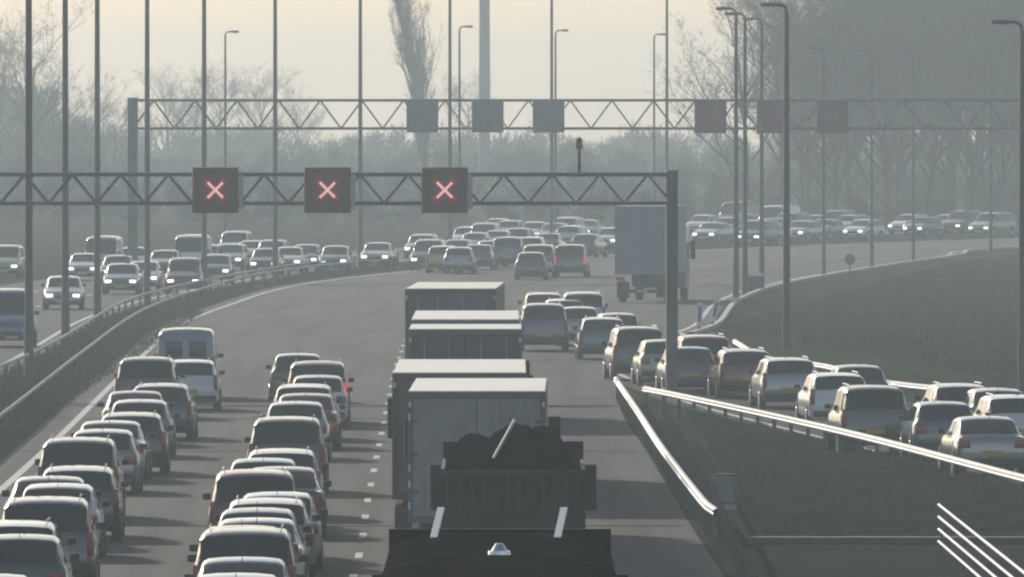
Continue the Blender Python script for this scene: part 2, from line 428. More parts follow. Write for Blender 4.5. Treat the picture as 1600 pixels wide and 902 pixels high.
def signal(label, x, z, D, wd, hd, face, group, lit=True, near=True):
    t = thing('lane_signal', label, 'lane signal', (x, D - 0.32, z), 0, group)
    bm = new(); bx(bm, -wd / 2, wd / 2, -0.12, 0.12, -hd / 2, hd / 2, 0.05)
    obj('housing', bm, M['sign_black'] if face else M['sign_grey'], t, 30)
    if face:
        bm = new()   # raised visor frame
        for (a, b, c, d) in ((-wd / 2 + .04, wd / 2 - .04, hd / 2 - .1, hd / 2 - .04), (-wd / 2 + .04, wd / 2 - .04, -hd / 2 + .04, -hd / 2 + .1)):
            bx(bm, a, b, -0.2, -0.122, c, d)
        for s in (-1, 1): bx(bm, *sorted((s * (wd / 2 - .04), s * (wd / 2 - .1))), -0.2, -0.122, -hd / 2 + .103, hd / 2 - .103)
        obj('visor_frame', bm, M['sign_black'], t)
        if lit:
            L = wd * 0.185
            for nm, mt, wdt, yy, ln in (('red_glow', M['sign_glow'], 0.20, -0.126, L + 0.08), ('cross', M['sign_x'], 0.072, -0.132, L)) if near else (('cross', M['sign_far_x'], 0.09, -0.13, L),):  # flat red plate stands for the glow behind each near cross
                bm = new()
                for s in (1, -1):
                    # segmented lamp rows: short pads along each arm
                    nseg = 9 if nm == 'cross' and near else 1
                    for k in range(nseg):
                        c0 = -ln + 2 * ln * k / nseg; c1 = -ln + 2 * ln * (k + (0.8 if nseg > 1 else 1)) / nseg
                        if nseg == 9 and s == -1 and k == 4: continue
                        d = Vector((1, s)).normalized() * 1.25; nn = Vector((-d.y, d.x)).normalized() * wdt / 2
                        A_ = d * c0; B_ = d * c1
                        y_ = yy - (0.0015 if s == 1 else 0)
                        q = [A_ - nn, B_ - nn, B_ + nn, A_ + nn]
                        f = [bm.verts.new((v.x, y_, v.y)) for v in q]
                        bm.faces.new(f)
                obj(nm, bm, mt, t)
        # pale edge board on the right-hand side
        if near:
            bm = new(); bx(bm, wd / 2 + 0.02, wd / 2 + 0.14, 0.0, 0.04, -hd * 0.42, hd * 0.34); obj('edge_board', bm, M['galv'], t)
    bm = new()
    for s in (-1, 1): bx(bm, s * wd * 0.3 - 0.03, s * wd * 0.3 + 0.03, 0.122, 0.26, -hd * 0.3, hd * 0.3)
    obj('bracket', bm, M['gantry'], t)
    return t
for x, d in ((337, 'leftmost of the three'), (512, 'middle one of the three'), (695, 'rightmost of the three')):
    signal('lit red cross signal on the near gantry, ' + d, XN(x), ZN(297), DN, 1.42, 1.40, True, 'lit signals on the near gantry')
for x, d in ((660, 'in front of the poplar'), (762, 'at the foot of the pale mast'), (857, 'farthest right of the grey ones')):
    signal('grey signal back on the far gantry, ' + d, XF(x), ZF(181), DF, 1.66, 1.75, False, 'signal backs on the far gantry')
for x, d in ((1110, 'nearest the open sky'), (1207, 'behind the thick lamp post'), (1300, 'furthest right')):
    signal('dark signal box with dim red mark on far gantry, ' + d, XF(x), ZF(182), DF, 1.66, 1.75, True, 'dark signals on the far gantry', near=False)
# camera mast on the near gantry
t = thing('camera_mast', 'short mast with a dark camera head on top of the near gantry', 'camera', (XN(905), DN + 0.2, ZN(273) + 0.062))
bm = new(); tube(bm, (0, 0, 0), (0, 0, 0.72), 0.055, 0.045, 10); obj('mast', bm, M['galv_dark'], t, 40)
bm = new(); tube(bm, (0, 0, 0.72), (0, 0, 1.02), 0.11, 0.10, 12); tube(bm, (0, 0, 1.02), (0, 0, 1.08), 0.10, 0.05, 12); obj('camera_head', bm, M['sign_black'], t, 40)
# mast in the trees, right
b = P(1510, 374); t = thing('camera_mast', 'dark box on a thin mast in front of the right-hand wood', 'camera', b)
bm = new(); tube(bm, (0, 0, 0), (0, 0, 7.2), 0.09, 0.06, 10); obj('mast', bm, M['pole'], t, 40)
bm = new(); bx(bm, -0.22, 0.22, -0.15, 0.15, 7.2, 9.0, 0.04); obj('camera_head', bm, M['sign_black'], t, 40)

# small roadside things
def marker(label, x, y, tilt, h=1.15):
    t = thing('marker_post', label, 'marker post', P(x, y), 0, 'marker boards at the point of the grass wedge')
    bm = new(); bx(bm, -0.04, 0.04, -0.02, 0.02, -0.02, h, 0.005); obj('post', bm, M['galv_dark'], t)
    bm = new(); bx(bm, -0.11, 0.11, -0.05, -0.022, 0.25, h + 0.05, 0.01); o = obj('board', bm, M['white_paint'], t)
    bm = new(); bx(bm, -0.06, 0.06, -0.056, -0.0505, 0.45, h - 0.1); obj('blue_stripe', bm, M['blue_panel'], o)
    t.rotation_euler = (0, R(tilt), 0)
marker('left of the two blue and white marker boards by the kerb', 1092, 520, 3)
marker('right of the two blue and white marker boards, leaning right', 1112, 512, 12)
t = thing('roadside_cabinet', 'grey metal cabinet at the end of the bright guard rail', 'cabinet', P(1133, 796))
bm = new(); bx(bm, -0.22, 0.22, -0.15, 0.15, 0.1, 0.78, 0.02); obj('cabinet_body', bm, M['galv_dark'], t)
bm = new(); bx(bm, -0.18, 0.18, -0.163, -0.152, 0.16, 0.72, 0.003); obj('door', bm, M['sign_grey'], t)
bm = new(); bx(bm, -0.25, 0.25, -0.18, 0.18, -0.02, 0.1, 0.01); obj('plinth', bm, M['kerb'], t)
t = thing('round_sign', 'small dark round sign seen from behind beside the far bend', 'road sign', P(1328, 428))
bm = new(); tube(bm, (0, 0, -0.02), (0, 0, 0.75), 0.035, n=8); obj('post', bm, M['galv_dark'], t)
bm = new(); tube(bm, (0, -0.02, 0.78), (0, 0.02, 0.78), 0.30, n=24); obj('sign_disc', bm, M['gantry'], t, 30)
t = thing('lattice_box', 'small crash cushion at the foot of the lamp trio', 'crash cushion', P(1180, 455))
for k in range(4):
    bm = new(); bx(bm, -0.45, 0.45, k * 0.7, k * 0.7 + 0.55, 0, 0.75 + 0.03 * k, 0.05); obj('cushion_bay', bm, M['galv'] if k % 2 else M['galv_dark'], t)

# ------------------------------------------------------------------ cars
def lerp(a, b, t): return a + (b - a) * t
SPEC = {
 #           L     W     H    sections (y, z_low, z_belt, z_top, wf)
 'hatch':  dict(L=3.75, W=1.68, H=1.45, rf=.74, rw=(.13, .50), ws=(2.25, 2.98), tz=.90, sec=[
   (0, .36, .62, .62, .80), (.03, .28, .74, .76, .90), (.08, .22, .88, .93, .96), (.16, .20, .93, 1.04, .98), (.32, .20, .94, 1.22, 1), (.48, .20, .94, 1.38, 1),
   (.62, .20, .94, 1.41, 1), (1.0, .20, .93, 1.44, 1), (1.5, .20, .92, 1.45, 1), (2.0, .20, .91, 1.43, 1), (2.25, .20, .91, 1.38, 1), (2.6, .20, .91, 1.16, 1),
   (2.95, .20, .91, .96, .99), (3.2, .20, .88, .89, .97), (3.5, .22, .80, .80, .93), (3.68, .25, .70, .70, .85), (3.75, .32, .55, .55, .72)]),
 'saloon': dict(L=4.5, W=1.76, H=1.42, rf=.72, rw=(.72, 1.28), ws=(2.75, 3.45), tz=.92, sec=[
   (0, .38, .68, .68, .80), (.04, .30, .85, .87, .90), (.12, .24, .94, .97, .96), (.4, .21, .95, .99, .98), (.70, .20, .95, 1.0, 1), (.95, .20, .95, 1.18, 1), (1.25, .20, .94, 1.36, 1),
   (1.5, .20, .94, 1.40, 1), (2.0, .20, .93, 1.42, 1), (2.5, .20, .92, 1.40, 1), (2.78, .20, .92, 1.35, 1), (3.1, .20, .92, 1.14, 1), (3.45, .20, .92, .96, .99),
   (3.75, .21, .88, .89, .97), (4.15, .23, .80, .80, .93), (4.4, .26, .70, .70, .86), (4.5, .32, .56, .56, .74)]),
 'estate': dict(L=4.5, W=1.76, H=1.48, rf=.75, rw=(.12, .45), ws=(2.85, 3.5), tz=.95, sec=[
   (0, .36, .64, .64, .82), (.03, .28, .80, .82, .92), (.08, .22, .92, .97, .97), (.16, .20, .96, 1.08, .99), (.3, .20, .96, 1.25, 1), (.44, .20, .96, 1.40, 1),
   (.6, .20, .96, 1.43, 1), (1.2, .20, .95, 1.47, 1), (2.0, .20, .94, 1.48, 1), (2.6, .20, .93, 1.45, 1), (2.88, .20, .93, 1.39, 1), (3.2, .20, .93, 1.17, 1),
   (3.5, .20, .92, .98, .99), (3.8, .21, .88, .89, .97), (4.2, .23, .80, .80, .93), (4.42, .26, .70, .70, .86), (4.5, .32, .56, .56, .74)]),
 'mpv':    dict(L=4.35, W=1.80, H=1.74, rf=.80, rw=(.10, .34), ws=(2.7, 3.5), tz=1.05, sec=[
   (0, .38, .70, .70, .84), (.03, .30, .88, .90, .93), (.07, .25, 1.02, 1.08, .98), (.13, .24, 1.06, 1.22, 1), (.22, .24, 1.06, 1.45, 1), (.33, .24, 1.06, 1.63, 1),
   (.45, .24, 1.06, 1.69, 1), (1.0, .24, 1.05, 1.73, 1), (1.8, .24, 1.04, 1.74, 1), (2.4, .24, 1.03, 1.71, 1), (2.75, .24, 1.03, 1.62, 1), (3.1, .24, 1.02, 1.35, 1),
   (3.5, .24, 1.01, 1.07, .99), (3.8, .25, .95, .96, .97), (4.1, .27, .86, .86, .92), (4.28, .30, .76, .76, .85), (4.35, .36, .60, .60, .74)]),
 'van':    dict(L=4.9, W=1.88, H=2.15, rf=.87, rw=(.06, .14), ws=(3.5, 4.2), tz=1.15, sec=[
   (0, .38, .80, .80, .88), (.02, .32, 1.10, 1.14, .96), (.05, .28, 1.15, 1.30, .99), (.09, .27, 1.15, 1.75, 1), (.15, .27, 1.15, 2.05, 1), (.25, .27, 1.15, 2.11, 1),
   (1.0, .27, 1.15, 2.15, 1), (2.2, .27, 1.15, 2.15, 1), (3.2, .27, 1.15, 2.12, 1), (3.5, .27, 1.15, 2.03, 1), (3.85, .27, 1.14, 1.62, 1), (4.2, .27, 1.12, 1.18, .99),
   (4.5, .28, 1.05, 1.06, .97), (4.75, .30, .92, .92, .93), (4.86, .34, .78, .78, .86), (4.9, .4, .64, .64, .78)]),
}
def half(sec, sp):
    y, zl, zb, zt, wf = sec; w_ = sp['W'] / 2 * wf; g = zt - zb; s = min(1, max(0, g / .35)); rw_ = lerp(.78 * w_, sp['rf'] * w_, s)
    e = .018 * (1 - s)
    return [(0, zl), (.86 * w_, zl), (w_ * .99, zl + .13), (w_, zl + (zb - zl) * .6), (.985 * w_, zb - .06), (.94 * w_, zb),
            (lerp(.94 * w_, rw_, .85), zb + .85 * g + e * .6), (rw_ * .9, zb + .965 * g + e), (rw_ * .5, zt + .006 + e), (0, zt + .014 + e)]
def surf(sp, y, j):
    """point at length y and (signed) ring index j"""
    ss = sp['sec']; i = 0
    while i < len(ss) - 2 and ss[i + 1][0] < y: i += 1
    t = (y - ss[i][0]) / (ss[i + 1][0] - ss[i][0])
    sec = tuple(lerp(a, b, t) for a, b in zip(ss[i], ss[i + 1]))
    h = half(sec, sp); sg = 1 if j >= 0 else -1; a = abs(j); k = min(8, int(a)); f = a - k
    x = lerp(h[k][0], h[k + 1][0], f); z = lerp(h[k][1], h[k + 1][1], f)
    return Vector((sg * x, y, z))
def patch(sp, ys, js, m, name, parent, off=0.006):
    g_ = [[surf(sp, y, j) for j in js] for y in ys]
    bm = new(); ny, nj = len(ys), len(js)
    V = []
    for a in range(ny):
        row = []
        for b in range(nj):
            u = g_[min(a + 1, ny - 1)][b] - g_[max(a - 1, 0)][b]; v = g_[a][min(b + 1, nj - 1)] - g_[a][max(b - 1, 0)]
            n = u.cross(v)
            if n.length > 1e-9: n.normalize()
            c = Vector((0, sp['L'] / 2, .8)); p = g_[a][b]
            if n.dot(p - c) < 0: n = -n
            row.append(bm.verts.new(p + n * off))
        V.append(row)
    for a in range(ny - 1):
        for b in range(nj - 1):
            try: bm.faces.new((V[a][b], V[a + 1][b], V[a + 1][b + 1], V[a][b + 1]))
            except ValueError: pass
    return obj(name, bm, m, parent, 30)

def make_car(kind):
    sp = SPEC[kind]; L, W = sp['L'], sp['W']
    nm = {'hatch': 'hatchback_car', 'saloon': 'saloon_car', 'estate': 'estate_car', 'mpv': 'people_carrier', 'van': 'panel_van'}[kind]
    t = thing(nm, None, 'van' if kind == 'van' else 'car')
    bm = new(); rings = []
    # refine the stations
    ys = []
    for a, b in zip(sp['sec'], sp['sec'][1:]): ys += [a[0], (a[0] + b[0]) / 2]
    ys.append(sp['sec'][-1][0])
    js = [0, 1, 1.5, 2, 3, 4, 5, 5.5, 6, 6.5, 7, 7.5, 8, 8.5, 9]
    for y in ys:
        ring = [bm.verts.new(surf(sp, y, j)) for j in js]
        ring += [bm.verts.new(Vector((-v.co.x, v.co.y, v.co.z))) for v in reversed(ring[1:-1])]
        rings.append(ring)
    n = len(rings[0])
    for A_, B_ in zip(rings, rings[1:]):
        for i in range(n): bm.faces.new((A_[i], A_[(i + 1) % n], B_[(i + 1) % n], B_[i]))
    bm.faces.new(rings[0]); bm.faces.new(rings[-1][::-1])
    obj('body', bm, PAINT['grey'], t, 42)
    # windows
    ac = [-6.15, -6.5, -7, -7.5, -8, -8.5, -8.99, 8.99, 8.5, 8, 7.5, 7, 6.5, 6.15]
    y0, y1 = sp['rw']
    if kind == 'van':
        for s in (-1, 1):   # two small rear-door windows
            bm = new(); bx(bm, *sorted((s * .10, s * .62)), -0.012, 0.10, 1.28, 1.78, 0.02); obj('rear_window', bm, M['glass'], t, 40)
    else:
        patch(sp, [lerp(y0, y1, k / 6) for k in range(7)], ac, M['glass'], 'rear_window', t)
    y0, y1 = sp['ws']
    patch(sp, [lerp(y0 + .04, y1 - .02, k / 6) for k in range(7)], ac, M['glass'], 'windscreen', t)
    a0 = sp['rw'][1] - (.18 if kind != 'saloon' else .25); b0 = sp['ws'][0] + .38
    if kind == 'van': a0 = 2.75
    mid = lerp(a0, b0, .5)
    jj = [5.12, 5.4, 5.7, 5.93]
    for s in (-1, 1):
        for (ya, yb) in ((a0, mid - .04), (mid + .04, b0)):
            if kind == 'van' and ya < 3: pass
            patch(sp, [lerp(ya, yb, k / 5) for k in range(6)], [s * q for q in jj], M['glass'], 'side_window', t, 0.005)
    # lower dark bumper trims, lights, plates
    def piece(name, m, *a, bev=.012, parent=None):
        b_ = new(); bx(b_, *a, bev); return obj(name, b_, m, parent or t, 40)
    piece('bumper', M['plastic'], -W * .44, W * .44, -.035, .12, .30, .46, bev=.03)
    piece('bumper', M['plastic'], -W * .40, W * .40, L - .14, L + .025, .26, .42, bev=.03)
    tz = sp['tz']
    for s in (-1, 1):
        if kind in ('estate', 'mpv', 'van'): piece('tail_light', M['tail'], *sorted((s * W * .41, s * W * .475)), -.01, .16, tz - .32, tz + .12, bev=.015)
        else: piece('tail_light', M['tail'], *sorted((s * W * .30, s * W * .462)), -.012, .16, tz - .22, tz - .02, bev=.02)
        hl = piece('headlight', M['head'], *sorted((s * W * .25, s * W * .42)), L - .26, L + .004, .56, .70, bev=.03)
    piece('number_plate', M['plate'], -.26, .26, -.05, -.036, .54, .65, bev=.003)
    piece('number_plate', M['plate'], -.26, .26, L + .026, L + .04, .32, .43, bev=.003)
    piece('grille', M['plastic'], -W * .2, W * .2, L - .2, L + .008, .48, .62, bev=.02)
    for s in (-1, 1):
        yy = sp['ws'][1] - .42; ww = W / 2
        piece('mirror', M['plastic'], *sorted((s * (ww - .05), s * (ww + .12))), yy, yy + .10, sp['tz'] + .06, sp['tz'] + .19, bev=.03)
    if kind in ('estate', 'mpv'):
        for s in (-1, 1):
            b_ = new(); tube(b_, (s * sp['rf'] * W * .42, .7, sp['H'] + .03), (s * sp['rf'] * W * .42, 2.4, sp['H'] + .03), .015, n=6); obj('roof_rail', b_, M['rim'], t)
    else:
        b_ = new(); tube(b_, (0, .75, sp['H'] - .04), (0, .55, sp['H'] + .16), .008, .004, n=5); obj('aerial', b_, M['plastic'], t)
    r = .31 if kind in ('hatch', 'saloon', 'estate') else .34
    for y in (.72, L - .78):
        for s in (-1, 1):
            x_ = s * (W / 2 - .10)
            b_ = new(); tube(b_, (s * (W / 2 - .02), y, r + .01), (s * (W / 2 + .006), y, r + .01), r + .055, n=24); obj('wheel_arch', b_, M['plastic'], t, 30)
            b_ = new(); tube(b_, (x_ - s * .09, y, r), (x_ + s * .115, y, r), r, n=24); wh = obj('wheel', b_, M['tyre'], t, 30)
            b_ = new(); tube(b_, (x_ + s * .10, y, r), (x_ + s * .122, y, r), r * .66, r * .6, n=16); obj('rim', b_, M['rim'], wh, 30)
    return t

proto = {}
used_proto = {}
TYPE_WORD = {'hatch': 'hatchback', 'saloon': 'saloon', 'estate': 'estate car', 'mpv': 'people carrier', 'van': 'panel van'}
def place_car(kind, colour, X, Y, heading, label, group, oncoming=False, lit=False, tail=False):
    if kind not in proto:
        o = make_car(kind); proto[kind] = o; src = o
        o_ = o
    else: o_ = copy_tree(proto[kind])
    sp = SPEC[kind]
    ang = heading                                  # degrees, positive = turned right of straight away
    rot = -R(ang) + (math.pi if oncoming else 0)
    o_.rotation_euler = (0, 0, rot)
    # X, Y is the end nearest to the camera
    off = Vector((0, sp['L'] if oncoming else 0, 0)); off = Matrix.Rotation(rot, 3, 'Z') @ off
    o_.location = (X - off.x, Y - off.y, 0)
    o_['label'] = label; o_['category'] = 'van' if kind == 'van' else 'car'; o_['group'] = group
    for ch in o_.children:
        n = ch.name.split('.')[0]
        if n == 'body':
            ch.material_slots[0].link = 'OBJECT'; ch.material_slots[0].material = PAINT[colour]
        elif n == 'headlight':
            ch.material_slots[0].link = 'OBJECT'; ch.material_slots[0].material = M['head_lit'] if lit else M['head']
        elif n == 'tail_light':
            ch.material_slots[0].link = 'OBJECT'; ch.material_slots[0].material = M['tail_lit'] if tail else M['tail']
    return o_

ORD = ['nearest', 'second', 'third', 'fourth', 'fifth', 'sixth', 'seventh', 'eighth', 'ninth', 'tenth', 'eleventh', 'twelfth', 'thirteenth', 'fourteenth', 'fifteenth', 'sixteenth', 'seventeenth', 'eighteenth', 'nineteenth', 'twentieth']
def queue(cars, where, group, dirline=None, gap=0.9):
    """cars: (x centre, y of the rear roof edge, kind, colour, tail lit) from nearest to farthest"""
    out = []; yprev = -1
    for (x, y, kind, colour, *rest) in cars:
        sp = SPEC[kind]; k = (y - YH) / (H - sp['H'] + .05); X = (x - 800) / k; D = F / k - sp['rw'][1]
        if D < yprev: D = yprev
        yprev = D + sp['L'] + gap
        out.append([X, D, kind, colour, rest[0] if rest else False])
    for i, (X, D, kind, colour, tl) in enumerate(out):
        a = out[max(0, i - 2)]; b = out[min(len(out) - 1, i + 2)]
        hd = math.degrees(math.atan2(b[0] - a[0], b[1] - a[1])) * .7 + random.uniform(-.5, .5)
        place_car(kind, colour, X, D, hd, '%s %s, %s %s' % (colour, TYPE_WORD[kind], 'nearest the camera' if i == 0 else ORD[i] + ' from the camera', where), group, tail=tl)
    return out

queue([(-20, 905, 'saloon', 'silver'), (30, 843, 'hatch', 'dark green'), (22, 822, 'estate', 'white'), (70, 786, 'mpv', 'dark grey'), (90, 762, 'hatch', 'white'), (78, 750, 'saloon', 'silver'),
       (118, 738, 'estate', 'dark blue'), (122, 690, 'mpv', 'dark green'), (160, 676, 'hatch', 'silver'), (172, 662, 'saloon', 'white'), (205, 650, 'estate', 'black'),
       (218, 629, 'hatch', 'silver'), (213, 615, 'saloon', 'dark red'), (250, 604, 'estate', 'dark blue'), (228, 562, 'mpv', 'dark grey'), (296, 566, 'estate', 'white')],
      'in the left-hand queue', 'cars queueing in the left lane')
queue([(368, 905, 'hatch', 'blue'), (380, 878, 'saloon', 'silver'), (375, 845, 'mpv', 'black'), (378, 829, 'hatch', 'dark grey'), (402, 817, 'saloon', 'white'), (400, 803, 'hatch', 'dark blue'),
       (415, 791, 'estate', 'silver'), (432, 777, 'hatch', 'white'), (392, 750, 'mpv', 'dark red'), (443, 735, 'saloon', 'dark grey'), (412, 722, 'hatch', 'teal'), (440, 708, 'estate', 'silver'),
       (448, 657, 'mpv', 'dark grey'), (462, 632, 'hatch', 'silver'), (478, 619, 'saloon', 'red'), (474, 605, 'estate', 'white'), (497, 590, 'hatch', 'white'), (496, 569, 'mpv', 'grey', True), (466, 556, 'hatch', 'dark green')],
      'in the middle queue', 'cars queueing in the middle lane')
# blue-grey van ahead in the left lane
v = P(290, 514, 2.15); place_car('van', 'pale blue', v.x, v.y, 0, 'pale blue-grey panel van leading the left-hand queue', 'cars queueing in the left lane')

# slip road queue, listed one by one
ramp = [(1562, 611, 'hatch', 'silver', 'behind the white estate cut by the right edge'), (1080, 545, 'hatch', 'dark blue', 'low in front of the red people carrier'),
        (882, 470, 'estate', 'white', 'just right of the violet people carrier'), (968, 492, 'hatch', 'silver', 'behind the teal estate car'),
        (1548, 655, 'saloon', 'silver', 'nearest the right end of the guard rail'),
        (1478, 632, 'hatch', 'teal', 'just behind the silver saloon at the right end'),
        (1590, 622, 'estate', 'white', 'cut by the right edge of the picture'),
        (1368, 607, 'mpv', 'dark grey', 'against the middle of the bright guard rail'),
        (1505, 604, 'estate', 'pale green', 'in the outer lane near the right end'),
        (1313, 587, 'estate', 'white', 'directly ahead of the dark grey people carrier'),
        (1345, 574, 'hatch', 'dark green', 'half hidden by the white estate car'),
        (1236, 563, 'estate', 'silver', 'with wide pale rear, halfway along the queue'),
        (1168, 549, 'estate', 'dark red', 'between the silver estate car and the gantry foot'),
        (1103, 527, 'mpv', 'red', 'beside the gantry column below the marker boards'),
        (1040, 534, 'hatch', 'pale green', 'just left of the gantry foot'),
        (1000, 514, 'mpv', 'dark grey', 'left of the pale green hatchback'),
        (942, 499, 'estate', 'teal', 'three places left of the gantry column'),
        (905, 482, 'hatch', 'silver', 'half hidden behind the violet people carrier'),
        (850, 477, 'mpv', 'violet', 'merging beside the white-topped trucks'),
        (912, 459, 'mpv', 'white', 'behind the merging cars, beyond the silver hatchback'),
        (850, 460, 'estate', 'yellow', 'foremost at the merge')]
used_y = []
for (x, y, kind, colour, d) in ramp:
    sp = SPEC[kind]; k = (y - YH) / (H - sp['H'] + .05); X = (x - 800) / k; D = F / k - sp['rw'][1]
    place_car(kind, colour, X, D, -4 if x > 960 else -1, '%s %s on slip road, %s' % (colour, TYPE_WORD[kind], d), 'cars queueing on the slip road')

far = [(890, 384, 'mpv', 'dark green', 3, 0, 'beyond the merge with one red tail light', True), (829, 396, 'hatch', 'dark blue', 2, 0, 'between the last truck and the dark green people carrier', False),
       (792, 372, 'mpv', 'violet', 4, 0, 'above the roof of the farthest truck', False), (765, 378, 'hatch', 'dark blue', 4, 0, 'just above the farthest truck', False),
       (690, 386, 'estate', 'yellow', 3, 0, 'above the left end of the farthest truck', False), (852, 366, 'saloon', 'silver', 7, 0, 'in the far bend', False),
       (886, 354, 'estate', 'white', 12, 0, 'in the far bend behind the tall lamp post', False), (750, 350, 'mpv', 'silver', 8, 1, 'top of the far knot of cars', False),
       (788, 346, 'estate', 'grey', 10, 1, 'right of the silver people carrier in the far knot', False), (770, 362, 'saloon', 'pale blue', 8, 1, 'in the centre of the far knot', False),
       (874, 341, 'mpv', 'silver', 14, 1, 'farthest one behind the tall lamp post', False), (944, 357, 'hatch', 'white', 14, 1, 'just left of the big grey lorry', False),
       (652, 368, 'estate', 'silver', 8, 1, 'below the rightmost lit signal', False), (708, 376, 'hatch', 'beige', 8, 1, 'right of the one below the rightmost signal', False),
       (664, 376, 'mpv', 'dark grey', 6, 1, 'left of the tall pole below the rightmost signal', False), (735, 365, 'hatch', 'silver', 9, 1, 'left of the pale blue saloon in the far knot', False),
       (806, 358, 'hatch', 'grey', 10, 0, 'right edge of the far knot', False), (826, 372, 'estate', 'silver', 6, 0, 'behind the dark blue hatchback in the bend', False),
       (908, 367, 'saloon', 'grey', 11, 0, 'right of the silver saloon in the far bend', False), (858, 350, 'hatch', 'dark grey', 12, 1, 'left of the white estate in the far bend', False),
       (745, 384, 'saloon', 'grey', 4, 0, 'behind the farthest lorry on its left half', False), (905, 345, 'saloon', 'pale blue', 14, 1, 'between white hatchback and white estate in the bend', False),
       (716, 388, 'hatch', 'silver', 3, 0, 'right of the yellow estate car', False), (840, 384, 'mpv', 'silver', 4, 0, 'left of the dark green people carrier', False),
       (768, 343, 'saloon', 'white', 12, 1, 'rear row of the far knot', False), (722, 356, 'estate', 'white', 9, 1, 'left rear of the far knot', False), (826, 348, 'hatch', 'white', 12, 1, 'alone between far knot and tall lamp post', False),
       (585, 381, 'saloon', 'silver', 5, 1, 'alone below the middle lit signal', False)]
for (x, y, kind, colour, hd, onc, d, tl) in far:
    sp = SPEC[kind]; k = (y - YH) / (H - sp['H'] + .05)
    place_car(kind, colour, (x - 800) / k, F / k, hd, '%s %s %s' % (colour, TYPE_WORD[kind], d), 'distant cars beyond the trucks', oncoming=bool(onc), lit=bool(onc), tail=tl)
onc = [(205, 388, 'hatch', 'silver', 'far one above the white hatchback on the left'), (253, 393, 'saloon', 'grey', 'left of the dark red people carrier'), (318, 384, 'hatch', 'white', 'close behind the fifth lamp post'),
       (388, 378, 'saloon', 'silver', 'far row left of the sixth lamp post'), (474, 384, 'hatch', 'grey', 'last one right of the sixth lamp post'), (128, 398, 'saloon', 'silver', 'left of the third lamp post'), (520, 386, 'hatch', 'pale blue', 'alone under the middle lit signal'),
       (18, 455, 'van', 'blue', 'at the left edge beside the first lamp post'), (98, 434, 'estate', 'silver', 'with bright headlights between the first two lamp posts'),
       (188, 414, 'estate', 'teal', 'between the third and fourth lamp posts'), (222, 410, 'hatch', 'white', 'behind the fourth lamp post'), (180, 401, 'hatch', 'grey', 'behind the teal estate car'),
       (155, 371, 'van', 'silver', 'tall one at the back on the left'), (286, 405, 'mpv', 'dark red', 'with two bright headlights left of the fifth lamp post'),
       (335, 400, 'hatch', 'teal', 'just right of the fifth lamp post'), (294, 369, 'van', 'white', 'tall one left of the fifth lamp post'), (355, 383, 'estate', 'pale blue', 'in the row right of the fifth lamp post'),
       (361, 363, 'mpv', 'silver', 'under the leftmost lit signal'), (412, 390, 'hatch', 'dark red', 'left of the sixth lamp post'), (447, 388, 'saloon', 'silver', 'right of the sixth lamp post'),
       (420, 377, 'estate', 'grey', 'hidden behind the sixth lamp post'), (4, 385, 'mpv', 'pale green', 'far one cut by the left edge')]
for (x, y, kind, colour, d) in onc:
    sp = SPEC[kind]; k = (y - YH) / (H - sp['H'] + .05); D = F / k
    place_car(kind, colour, (x - 800) / k, D, (D - 560) * 0.035 - 1, 'oncoming %s %s %s' % (colour, TYPE_WORD[kind], d), 'oncoming cars on the left', oncoming=True, lit=True)
right = [(1122, 341, 'estate', 'pale blue', 'just left of the lamp trio'), (1150, 336, 'saloon', 'teal', 'behind the first post of the trio'), (1218, 333, 'mpv', 'grey', 'just left of the thick lamp post'), (1238, 346, 'hatch', 'silver', 'just right of the thick lamp post'), (1272, 344, 'saloon', 'pale blue', 'front car of the pair on the bend'), (1332, 344, 'hatch', 'white', 'right behind the silver estate'), (1182, 350, 'saloon', 'white', 'between second and third trio posts'), (1425, 340, 'hatch', 'grey', 'by the faint post near the bend end'), (1462, 336, 'hatch', 'white', 'left of the dark people carrier below the mast'),
         (1098, 349, 'saloon', 'silver', 'first one right of the near gantry column'), (1085, 337, 'hatch', 'white', 'behind the silver saloon by the gantry column'), (1135, 316, 'van', 'red', 'left of the lamp trio'),
         (1196, 322, 'van', 'white', 'behind the lamp trio'), (1200, 342, 'hatch', 'dark blue', 'just in front of the white van'), (1252, 337, 'saloon', 'white', 'between the thick lamp post and the next faint one'),
         (1310, 337, 'estate', 'silver', 'behind the first faint lamp post'), (1290, 330, 'mpv', 'violet', 'rear of the pair on the bend'), (1402, 336, 'estate', 'white', 'alone between two faint lamp posts'),
         (1484, 330, 'mpv', 'dark grey', 'below the mast in the trees'), (1528, 333, 'mpv', 'pale green', 'farthest right'), (1168, 345, 'mpv', 'dark green', 'with bright lamp between two lamp posts')]
for (x, y, kind, colour, d) in right:
    sp = SPEC[kind]; k = (y - YH) / (H - sp['H'] + .05); D = F / k
    place_car(kind, colour, (x - 800) / k, D, 20 + (x - 1080) * .02, '%s %s on right bend, %s' % (colour, TYPE_WORD[kind], d), 'distant cars on the right-hand bend', oncoming=True, lit=True)

# ------------------------------------------------------------------ lorries
def wheel_at(t, x, y, r=.5, s=1, wdt=.3):
    b_ = new(); tube(b_, (x - s * wdt / 2, y, r), (x + s * wdt / 2, y, r), r, n=28); wh = obj('wheel', b_, M['tyre'], t, 30)
    b_ = new(); tube(b_, (x + s * (wdt / 2 - .03), y, r), (x + s * (wdt / 2 + .01), y, r), r * .55, r * .4, n=18); obj('rim', b_, M['rim'], wh, 30)

